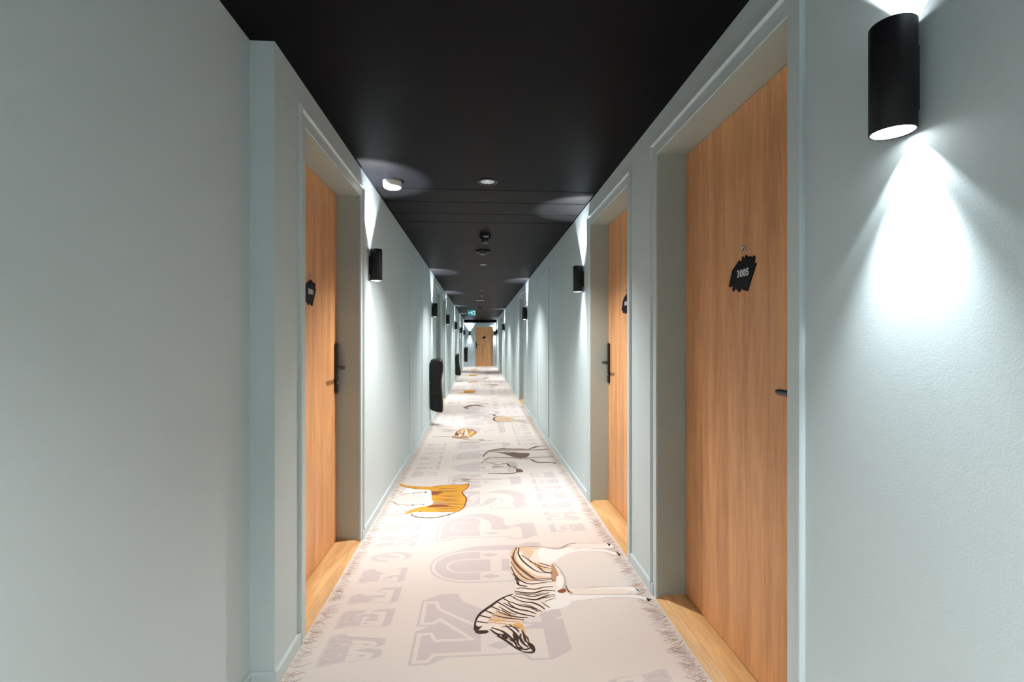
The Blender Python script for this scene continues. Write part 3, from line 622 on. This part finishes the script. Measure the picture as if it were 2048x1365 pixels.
def door(name, loc, rz, W, H, lock, number, label, plq=1.44, rec=REC, leaf='oak', shift=0.0):
    """local frame: x along the wall seen left to right, y into the wall, z up"""
    d = tag(empty(name, loc, rz), label, 'door', kind='structure')
    L = rec
    bm = bmesh.new(); box(bm, 0.005, W - 0.005, L, L + 0.045, 0.026, H - 0.005, 0.001)
    link('door_leaf', bm, M[leaf], d)
    # lining boards of the reveal (two sides and head) behind the wall face
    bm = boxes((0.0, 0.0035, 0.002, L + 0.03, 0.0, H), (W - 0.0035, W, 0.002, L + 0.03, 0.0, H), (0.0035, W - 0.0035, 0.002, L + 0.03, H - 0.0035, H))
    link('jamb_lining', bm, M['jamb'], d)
    link('dark_backing', boxes((0.0, W, L + 0.05, L + 0.08, 0.0, H)), M['gap'], d)  # near-black sheet behind the leaf, stands in for shade in its edge gaps
    bm = bmesh.new()
    sweep_u(bm, 0, W, H, [(0.0, 0.0), (0.0, -0.004), (0.040, -0.004), (0.044, -0.002), (0.049, -0.002), (0.053, -0.013), (0.062, -0.013), (0.066, -0.009), (0.066, 0.0)])
    link('casing', bm, M['trim'], d)
    bm = bmesh.new()
    prism(bm, [(-0.004, 0.0), (-0.004, 0.006), (0.004, 0.010), (0.034, 0.023), (L + 0.02, 0.023), (L + 0.02, 0.0)], lambda p: (0.0005, p[0], p[1]), lambda p: (W - 0.0005, p[0], p[1]))
    link('threshold', bm, M['sill'], d)
    lx = 0.034 if lock == 'l' else W - 0.034
    s = 1 if lock == 'l' else -1
    bm = bmesh.new(); box(bm, lx - 0.021, lx + 0.021, L - 0.014, L, 0.89, 1.185, 0.005)
    pl = link('lock_plate', bm, M['hard'], d, True)
    # lever: neck out of the plate, then along the door
    bm = bmesh.new()
    pts = [(0, -0.012), (0, -0.035), (0.003 * s, -0.046), (0.014 * s, -0.055), (0.03 * s, -0.058), (0.08 * s, -0.058), (0.13 * s, -0.057), (0.150 * s, -0.053)]
    ring0 = None
    for i, (px, py) in enumerate(pts):
        a = pts[max(0, i - 1)]; b = pts[min(len(pts) - 1, i + 1)]
        t = Vector((b[0] - a[0], b[1] - a[1], 0)).normalized(); n = Vector((-t.y, t.x, 0))
        r1, r2 = (0.009, 0.009) if i < 2 else (0.006, 0.0095)
        if i == len(pts) - 1: r1, r2 = 0.003, 0.006
        ring = [bm.verts.new(Vector((lx + px, L + py, 1.042)) + n * r1 * math.cos(q * math.pi / 6) + Vector((0, 0, 1)) * r2 * math.sin(q * math.pi / 6)) for q in range(12)]
        if ring0:
            for q in range(12): bm.faces.new((ring0[q], ring0[(q + 1) % 12], ring[(q + 1) % 12], ring[q]))
        else: bm.faces.new(ring)
        ring0 = ring
    bm.faces.new(ring0[::-1])
    link('lever_handle', bm, M['hard'], pl, True)
    bm = bmesh.new(); lathe(bm, [(0, 0.0), (0.007, 0.0), (0.008, 0.003), (0.008, 0.006), (0, 0.006)], 20, Matrix.Translation((lx, L - 0.020, 0.955)) @ Matrix.Rotation(-math.pi / 2, 4, 'X'))
    link('keyhole', bm, M['steel'], pl, True)
    cx = W / 2 + shift
    bm = bmesh.new(); prism(bm, PLQ, lambda p: (cx + p[0], L - 0.005, plq + p[1]), lambda p: (cx + p[0], L, plq + p[1]))
    pq = link('number_plaque', bm, M['plaque'], d)
    if number:
        t = text('room_number', number, 0.036, M['digit'], pq, (cx, L - 0.0054, plq), (math.pi / 2, 0, 0)); t.rotation_euler = (math.pi / 2, 0, 0)
    bm = bmesh.new(); lathe(bm, [(0.0, 0.0), (0.006, 0.0), (0.006, 0.001), (0.0085, 0.004), (0.011, 0.0035), (0.012, 0.0), (0.012, -0.001)], 24, Matrix.Translation((cx, L, plq + 0.087)) @ Matrix.Rotation(math.pi / 2, 4, 'X'))
    ph = link('peephole', bm, M['steel'], d, True)
    bm = bmesh.new(); lathe(bm, [(0.0, 0.003), (0.004, 0.0028), (0.0062, 0.0015), (0.0062, 0.0)], 20, Matrix.Translation((cx, L, plq + 0.087)) @ Matrix.Rotation(math.pi / 2, 4, 'X'))
    link('lens', bm, M['hard'], ph, True)
    return d
PI2 = math.pi / 2
def right_door(name, k, lock, num, label, **kw): return door(name, (XR, OPR[k][1], 0), -PI2, OPR[k][1] - OPR[k][0], DH, lock, num, label, **kw)
def left_door(name, k, lock, num, label, **kw): return door(name, (XL, OPL[k][0], 0), PI2, OPL[k][1] - OPL[k][0], DH, lock, num, label, **kw)
right_door('door_1', 0, 'r', '3005', 'oak room door 3005 on the right, nearest to the viewer', shift=0.023)
right_door('door_2', 1, 'l', '3007', 'second oak room door on the right, just past door 3005')
left_door('door_3', 0, 'r', '3006', 'oak room door 3006 on the left, before the first left wall lamp')
left_door('door_4', 1, 'r', None, 'recessed door on the left just behind the largest black cover', leaf='trim')
left_door('door_5', 2, 'r', None, 'recessed door on the left between the second and third left wall lamps', leaf='trim')
right_door('door_6', 2, 'l', None, 'third door on the right, past the third right wall lamp', leaf='trim')
left_door('door_7', 3, 'r', None, 'far recessed door on the left before the end of the corridor', leaf='trim')
right_door('door_8', 3, 'l', None, 'far recessed door on the right before the end of the corridor', leaf='trim')
door('door_9', (EX0, YE, 0), 0, EX1 - EX0, EH, 'l', None, 'oak door facing the viewer at the far end of the corridor', plq=1.40, rec=0.06)

# ------------------------------------------------------------------ flush cupboard doors in the walls
def cupboard(loc, rz, W, label, leaves=2, z0=0.075, z1=2.07):
    d = tag(empty('cupboard_door', loc, rz), label, 'cupboard', 'wall-coloured service cupboards')
    bm = bmesh.new(); frame4(bm, 0.018, W - 0.018, z0 + 0.018, z1 - 0.018, 0.018, -0.010, 0.0)
    link('frame', bm, M['trim'], d)
    link('gap_shade', boxes((0.018, W - 0.018, -0.0008, 0.0, z0 + 0.018, z1 - 0.018)), M['gap'], d)  # near-black sheet under the leaves, imitates the shade in their joints
    a = 0.021
    w1 = (W - 2 * a - (leaves - 1) * 0.003) / leaves
    for i in range(leaves):
        bm = bmesh.new(); x = a + i * (w1 + 0.003); box(bm, x, x + w1, -0.006, -0.0008, z0 + 0.021, z1 - 0.021, 0.001)
        link('cupboard_panel', bm, M['wall'], d)
    return d
cupboard((XL, 4.966, 0), PI2, 1.07, 'flush two-leaf cupboard in the left wall past the first left wall lamp')
cupboard((XR, 6.74, 0), -PI2, 1.07, 'flush cupboard in the right wall past the second right wall lamp', 1)
cupboard((XL, 11.3, 0), PI2, 0.85, 'flush cupboard in the left wall past the third left wall lamp', 1)
cupboard((XR, 11.5, 0), -PI2, 0.85, 'flush cupboard in the right wall past the third door on the right', 1)
cupboard((XR, 14.4, 0), -PI2, 0.85, 'flush cupboard in the right wall before the fourth right wall lamp', 1)

# ------------------------------------------------------------------ wall lamps
def spot(name, parent, loc, down, power, size, blend, rad, col):
    l = bpy.data.lights.new(name, 'SPOT'); l.energy = power; l.spot_size = math.radians(size); l.spot_blend = blend; l.shadow_soft_size = rad; l.color = col
    o = bpy.data.objects.new(name, l); COL.objects.link(o); o.parent = parent; o.location = loc
    o.rotation_euler = (0, 0, 0) if down else (math.pi, 0, 0)
    return o
def make_sconce():
    t = empty('wall_lamp', (0, 0, 0))
    r, h, cy = 0.0375, 0.100, -0.044
    T0 = Matrix.Translation((0, cy, 0))
    bm = bmesh.new(); lathe(bm, [(r - 0.003, -h + 0.02), (r - 0.003, -h), (r - 0.001, -h - 0.0015), (r, -h), (r, h), (r - 0.001, h + 0.0015), (r - 0.003, h), (r - 0.003, h - 0.02)], 56, T0)
    link('shade', bm, M['black'], t, True)
    for z, s in ((h - 0.004, 1), (-h + 0.001, -1)):
        bm = bmesh.new(); lathe(bm, [(0, z + s * 0.003), (r * .6, z + s * 0.002), (r - 0.0031, z), (r - 0.0031, z - s * 0.008), (0, z - s * 0.008)], 40, T0)
        link('lens', bm, M['lamp'], t, True)
    link('wall_bracket', boxes((-0.010, 0.010, -0.0085, 0.0, -0.06, 0.06)), M['black'], t)
    ly = -0.020
    spot('up_light', t, (0, ly, h + 0.005), False, SPOT_W * 24, 86, 0.35, 0.008, COOL)
    spot('down_light', t, (0, ly, -h - 0.006), True, SPOT_W, 86, 0.18, 0.008, COOL)
    spot('up_beam', t, (0, ly, h + 0.005), False, BEAM_W, 50, 1.0, 0.008, COOL)
    spot('down_beam', t, (0, cy, -h - 0.006), True, BEAM_W * 1.35, 66, 1.0, 0.008, COOL)
    return t
def copy_thing(src, loc, rz):
    r = src.copy(); COL.objects.link(r); r.location = loc; r.rotation_euler = (0, 0, rz)
    for ch in list(src.children):
        c = ch.copy(); COL.objects.link(c); c.parent = r
        for g in list(ch.children):
            e = g.copy(); COL.objects.link(e); e.parent = c
    return r
SZ = 1.686
SCONCES = [((XR, 0.865, SZ), -PI2, 'largest black cylinder wall lamp, on the right wall beside door 3005'),
    ((XL, 3.188, SZ), PI2, 'black cylinder wall lamp on the left wall just past door 3006'),
    ((XR, 3.786, SZ), -PI2, 'black cylinder wall lamp on the right wall just past the second right door'),
    ((XL, 7.362, SZ - 0.02), PI2, 'black cylinder wall lamp on the left wall above the largest black cover'),
    ((XR, 8.285, SZ - 0.01), -PI2, 'black cylinder wall lamp on the right wall, third from the front'),
    ((XL, 10.42, SZ - 0.02), PI2, 'third black cylinder wall lamp from the front on the left wall'),
    ((XR, 15.58, SZ - 0.03), -PI2, 'fourth black cylinder wall lamp from the front on the right wall'),
    ((XL, 18.23, SZ - 0.06), PI2, 'fourth black cylinder wall lamp from the front on the left wall'),
    ((XR, 21.70, SZ - 0.06), -PI2, 'last black cylinder wall lamp on the right wall near the end door'),
    ((XL, 22.45, SZ - 0.07), PI2, 'last black cylinder wall lamp on the left wall near the end wall'),
    ((-0.441, YE, 1.60), 0, 'black cylinder wall lamp on the end wall left of the far oak door'),
    ((0.745, YE, 1.60), 0, 'black cylinder wall lamp on the end wall right of the far oak door'),
    ((XL, 14.2, SZ - 0.03), PI2, 'faint black cylinder wall lamp on the left wall above the second black cover'),
    ((XA, -0.8, SZ), PI2, 'black cylinder wall lamp on the left wall behind the viewer'),
    ((XR, -1.3, SZ), -PI2, 'black cylinder wall lamp on the right wall behind the viewer')]
proto = make_sconce()
for i, (loc, rz, lab) in enumerate(SCONCES):
    o = proto if i == 0 else copy_thing(proto, loc, rz)
    o.location = loc; o.rotation_euler = (0, 0, rz)
    tag(o, lab, 'wall lamp', 'black cylinder wall lamps')

# ------------------------------------------------------------------ ceiling fittings
def make_downlight():
    t = empty('ceiling_downlight', (0, 0, 0))
    bm = bmesh.new(); lathe(bm, [(0.050, 0.0), (0.069, 0.0), (0.069, -0.002), (0.064, -0.005), (0.052, -0.005), (0.046, 0.0), (0.046, 0.002), (0.050, 0.002)], 48)
    link('trim_ring', bm, M['black'], t, True)
    bm = bmesh.new(); lathe(bm, [(0.0455, 0.0), (0.044, 0.012), (0.037, 0.035), (0.024, 0.052), (0.020, 0.054)], 40)
    link('reflector', bm, M['reflector'], t, True)
    bm = bmesh.new(); lathe(bm, [(0.0, 0.034), (0.014, 0.036), (0.0205, 0.044), (0.0205, 0.060), (0.0, 0.060)], 28)
    link('bulb', bm, M['bulb'], t, True)
    spot('down_light', t, (0, 0, -0.008), True, DOWN_W, 114, 0.9, 0.03, WARM)
    return t
dl_labels = ['round recessed ceiling light far behind the viewer', 'round recessed ceiling light over the viewer', 'largest round recessed ceiling light, beside the white smoke detector',
    'small bright recessed ceiling light behind the black ceiling dome', 'third visible recessed ceiling light from the front', 'fourth visible recessed ceiling light from the front',
    'fifth visible recessed ceiling light from the front', 'last recessed ceiling light, past the exit sign and nearest the end door']
dproto = make_downlight()
for i, (x, y) in enumerate(DL):
    o = dproto if i == 0 else copy_thing(dproto, (x, y, TOP), 0)
    o.location = (x, y, TOP)
    tag(o, dl_labels[i], 'ceiling light', 'recessed round ceiling lights')

t = tag(empty('smoke_detector', (-0.558, 3.19, TOP)), 'round white smoke detector on the black ceiling near the left wall', 'smoke detector')
bm = bmesh.new(); lathe(bm, [(0, 0), (0.060, 0.0), (0.060, -0.010), (0.056, -0.010)], 44); link('base_plate', bm, M['grey'], t, True)
bm = bmesh.new(); lathe(bm, [(0.0, -0.009), (0.0585, -0.009), (0.059, -0.026), (0.056, -0.040), (0.048, -0.046), (0.03, -0.048), (0, -0.0485)], 44); link('cover', bm, M['white'], t, True)
bm = bmesh.new(); lathe(bm, [(0.0, -0.0485), (0.004, -0.0495), (0.005, -0.048)], 12, Matrix.Translation((0.02, -0.02, 0))); link('indicator_light', bm, M['grey'], t, True)

t = tag(empty('ceiling_camera', (0.058, 4.74, TOP)), 'small black ceiling camera with a grey stripe, hanging just past the ceiling panels', 'camera')
bm = bmesh.new(); box(bm, -0.056, 0.056, -0.035, 0.035, -0.045, 0.0, 0.006); link('housing', bm, M['black'], t, True)
bm = bmesh.new(); box(bm, -0.014, 0.034, -0.0365, -0.034, -0.030, -0.014, 0.0008); link('front_stripe', bm, M['grey'], t)
bm = bmesh.new(); lathe(bm, [(0.0, -0.085), (0.020, -0.084), (0.032, -0.076), (0.036, -0.062), (0.036, -0.0445), (0.0, -0.0445)], 28); link('lens_head', bm, M['hard'], t, True)
bm = bmesh.new(); lathe(bm, [(0.0, -0.090), (0.010, -0.088), (0.012, -0.084)], 18); link('lens', bm, M['hard'], t, True)

def speaker(loc, r, label):
    t = tag(empty('ceiling_dome', loc), label, 'ceiling dome', 'black ceiling domes')
    bm = bmesh.new(); lathe(bm, [(0, 0), (r, 0.0), (r, -r * .12), (r * .93, -r * .22), (r * .62, -r * .26), (0, -r * .26)], 44); link('base_ring', bm, M['black'], t, True)
    bm = bmesh.new(); lathe(bm, [(r * .60, -r * .25), (r * .56, -r * .40), (r * .38, -r * .52), (0, -r * .58)], 36); link('dome_cover', bm, M['hard'], t, True)
    return t
speaker((0.045, 5.565, TOP), 0.086, 'largest black ceiling dome, behind the small camera')
speaker((0.045, 14.7, TOP), 0.075, 'small black ceiling dome at mid ceiling right of the exit sign')
speaker((0.735, 14.6, TOP), 0.070, 'small black ceiling dome tucked against the right wall')
speaker((0.10, 20.9, TOP), 0.070, 'tiny black ceiling dome near the far end door')
t = tag(empty('ceiling_vent', (0.03, 12.2, TOP)), 'small slatted grille in the black ceiling between the far lights', 'vent')
bm = bmesh.new(); slab(bm, -0.12, 0.12, -0.12, 0.12, 0.008, [(-0.10, 0.10, -0.10, 0.10)], lambda u, v, q: (u, v, -q)); link('frame', bm, M['black'], t)
for i in range(5):
    bm = bmesh.new(); prism(bm, [(0, 0), (0.024, -0.007), (0.026, -0.005), (0.002, 0)], lambda p: (-0.10, -0.098 + i * 0.04 + p[0], p[1]), lambda p: (0.10, -0.098 + i * 0.04 + p[0], p[1])); link('slat', bm, M['grey'], t)
t = tag(empty('ceiling_sprinkler', (0.065, 11.0, TOP)), 'tiny sprinkler head on the black ceiling before the slatted grille', 'sprinkler')
bm = bmesh.new(); lathe(bm, [(0, 0), (0.035, 0), (0.034, -0.004), (0.012, -0.006), (0.010, -0.03), (0, -0.03)], 24); link('rosette', bm, M['grey'], t, True)
bm = bmesh.new(); lathe(bm, [(0, -0.03), (0.02, -0.03), (0.02, -0.033), (0, -0.034)], 20); link('deflector', bm, M['steel'], t, True)

# exit sign, hung from the ceiling
t = tag(empty('exit_sign', (-0.235, 15.9, TOP)), 'green emergency exit sign with running figure, hanging from the ceiling', 'sign')
bm = bmesh.new(); box(bm, -0.125, 0.125, -0.012, 0.012, -0.185, -0.012, 0.003); body = link('sign_box', bm, M['sgreen'], t)
for hx in (-0.09, 0.08): link('hanger', boxes((hx, hx + 0.01, -0.004, 0.004, -0.013, 0.0)), M['grey'], t)
F = lambda y: (lambda p: (p[0], y, p[1] - 0.0985))
def flat(name, polys, m):
    bm = bmesh.new()
    for q in polys: prism(bm, q, F(-0.0135), F(-0.012))
    return link(name, bm, m, body)
flat('door_pictogram', [[(0.035, -0.06), (0.105, -0.06), (0.105, 0.065), (0.035, 0.065), (0.035, 0.045), (0.088, 0.045), (0.088, -0.045), (0.035, -0.045)]], M['swhite'])
flat('running_figure', [[(c * .011 + .012, s_ * .011 + .052) for c, s_ in [(math.cos(a * .628), math.sin(a * .628)) for a in range(10)]],
    [(-.012, .038), (.018, .038), (.030, .012), (.024, .008), (.012, .022), (.006, .002), (.026, -.018), (.022, -.055), (.012, -.055), (.012, -.022), (-.010, -.008), (-.024, -.034), (-.046, -.034), (-.046, -.024), (-.030, -.024), (-.014, .004), (-.010, .024), (-.026, .018), (-.032, .002), (-.040, .006), (-.032, .028)]], M['swhite'])
flat('arrow', [[(-.110, .0), (-.082, .026), (-.082, .010), (-.056, .010), (-.056, -.010), (-.082, -.010), (-.082, -.026)]], M['swhite'])

# ------------------------------------------------------------------ black hanging covers on the left wall
def cover(loc, label, wt, wb, h, dep, lean, tagged=False):
    """soft padded cover over a wall extinguisher: local x out of the wall, y along it"""
    t = tag(empty('extinguisher_cover', loc), label, 'cover', 'black padded covers on the left wall')
    bm = bmesh.new(); n = 16; rings = []
    rnd = random.Random(int(loc[1] * 10))
    for i in range(n + 1):
        f = i / n; z = h * f
        w_ = wb + (wt - wb) * min(1, f * 1.25) + 0.006 * math.sin(f * 9) + (0.022 * math.exp(-((f - .82) / .13) ** 2) if tagged else 0)
        d_ = dep * (1.0 - 0.06 * math.sin(f * 7))
        if f > .93: k = (f - .93) / .07; w_ *= 1 - .16 * k; d_ *= 1 - .3 * k
        x0 = 0.006 + (0.02 * k if f > .93 else 0)
        ring = []
        for (u, v) in ((0, -.5), (.3, -.52), (.75, -.50), (.95, -.44), (1, -.3), (1, .3), (.95, .44), (.75, .5), (.3, .5), (0, .5)):
            ring.append(bm.verts.new((x0 + u * w_ + rnd.uniform(-.0025, .0025) * (u > 0), v * d_ + rnd.uniform(-.003, .003), z - (lean * u * (1 - f)) )))
        rings.append(ring)
    for a, b in zip(rings, rings[1:]):
        for i in range(10): bm.faces.new((a[i], a[(i + 1) % 10], b[(i + 1) % 10], b[i]))
    bm.faces.new(rings[0][::-1]); bm.faces.new(rings[-1])
    o = link('cover_body', bm, M['leather'], t, True)
    sb = o.modifiers.new('sub', 'SUBSURF'); sb.levels = 1; sb.render_levels = 2
    link('wall_bracket', boxes((0.0, 0.012, -dep * .3, dep * .3, h * .55, h * .9)), M['hard'], t)
    for zz in (h * .50, h * .28):
        bm = bmesh.new(); box(bm, 0.02, wt * .93, -dep * .5 - 0.006, -dep * .5 + 0.02, zz, zz + 0.006, 0.001); link('seam', bm, M['leather'], t)
    if tagged:
        link('hanging_tag', boxes((wt + 0.004, wt + 0.026, 0.02, 0.023, h * .52, h * .70)), M['white'], t)['label'] = 'small white tag'
    return t
cover((XL, 7.02, 0.215), 'largest black padded cover hanging on the left wall, nearest to the viewer', 0.165, 0.185, 0.745, 0.16, 0.045, True)
cover((XL, 14.5, 0.19), 'second black padded cover on the left wall, flared at the bottom', 0.105, 0.165, 0.66, 0.15, 0.0)
cover((XL, 22.9, 0.25), 'farthest black padded cover, on the left wall beside the end wall', 0.175, 0.155, 0.69, 0.15, 0.0)
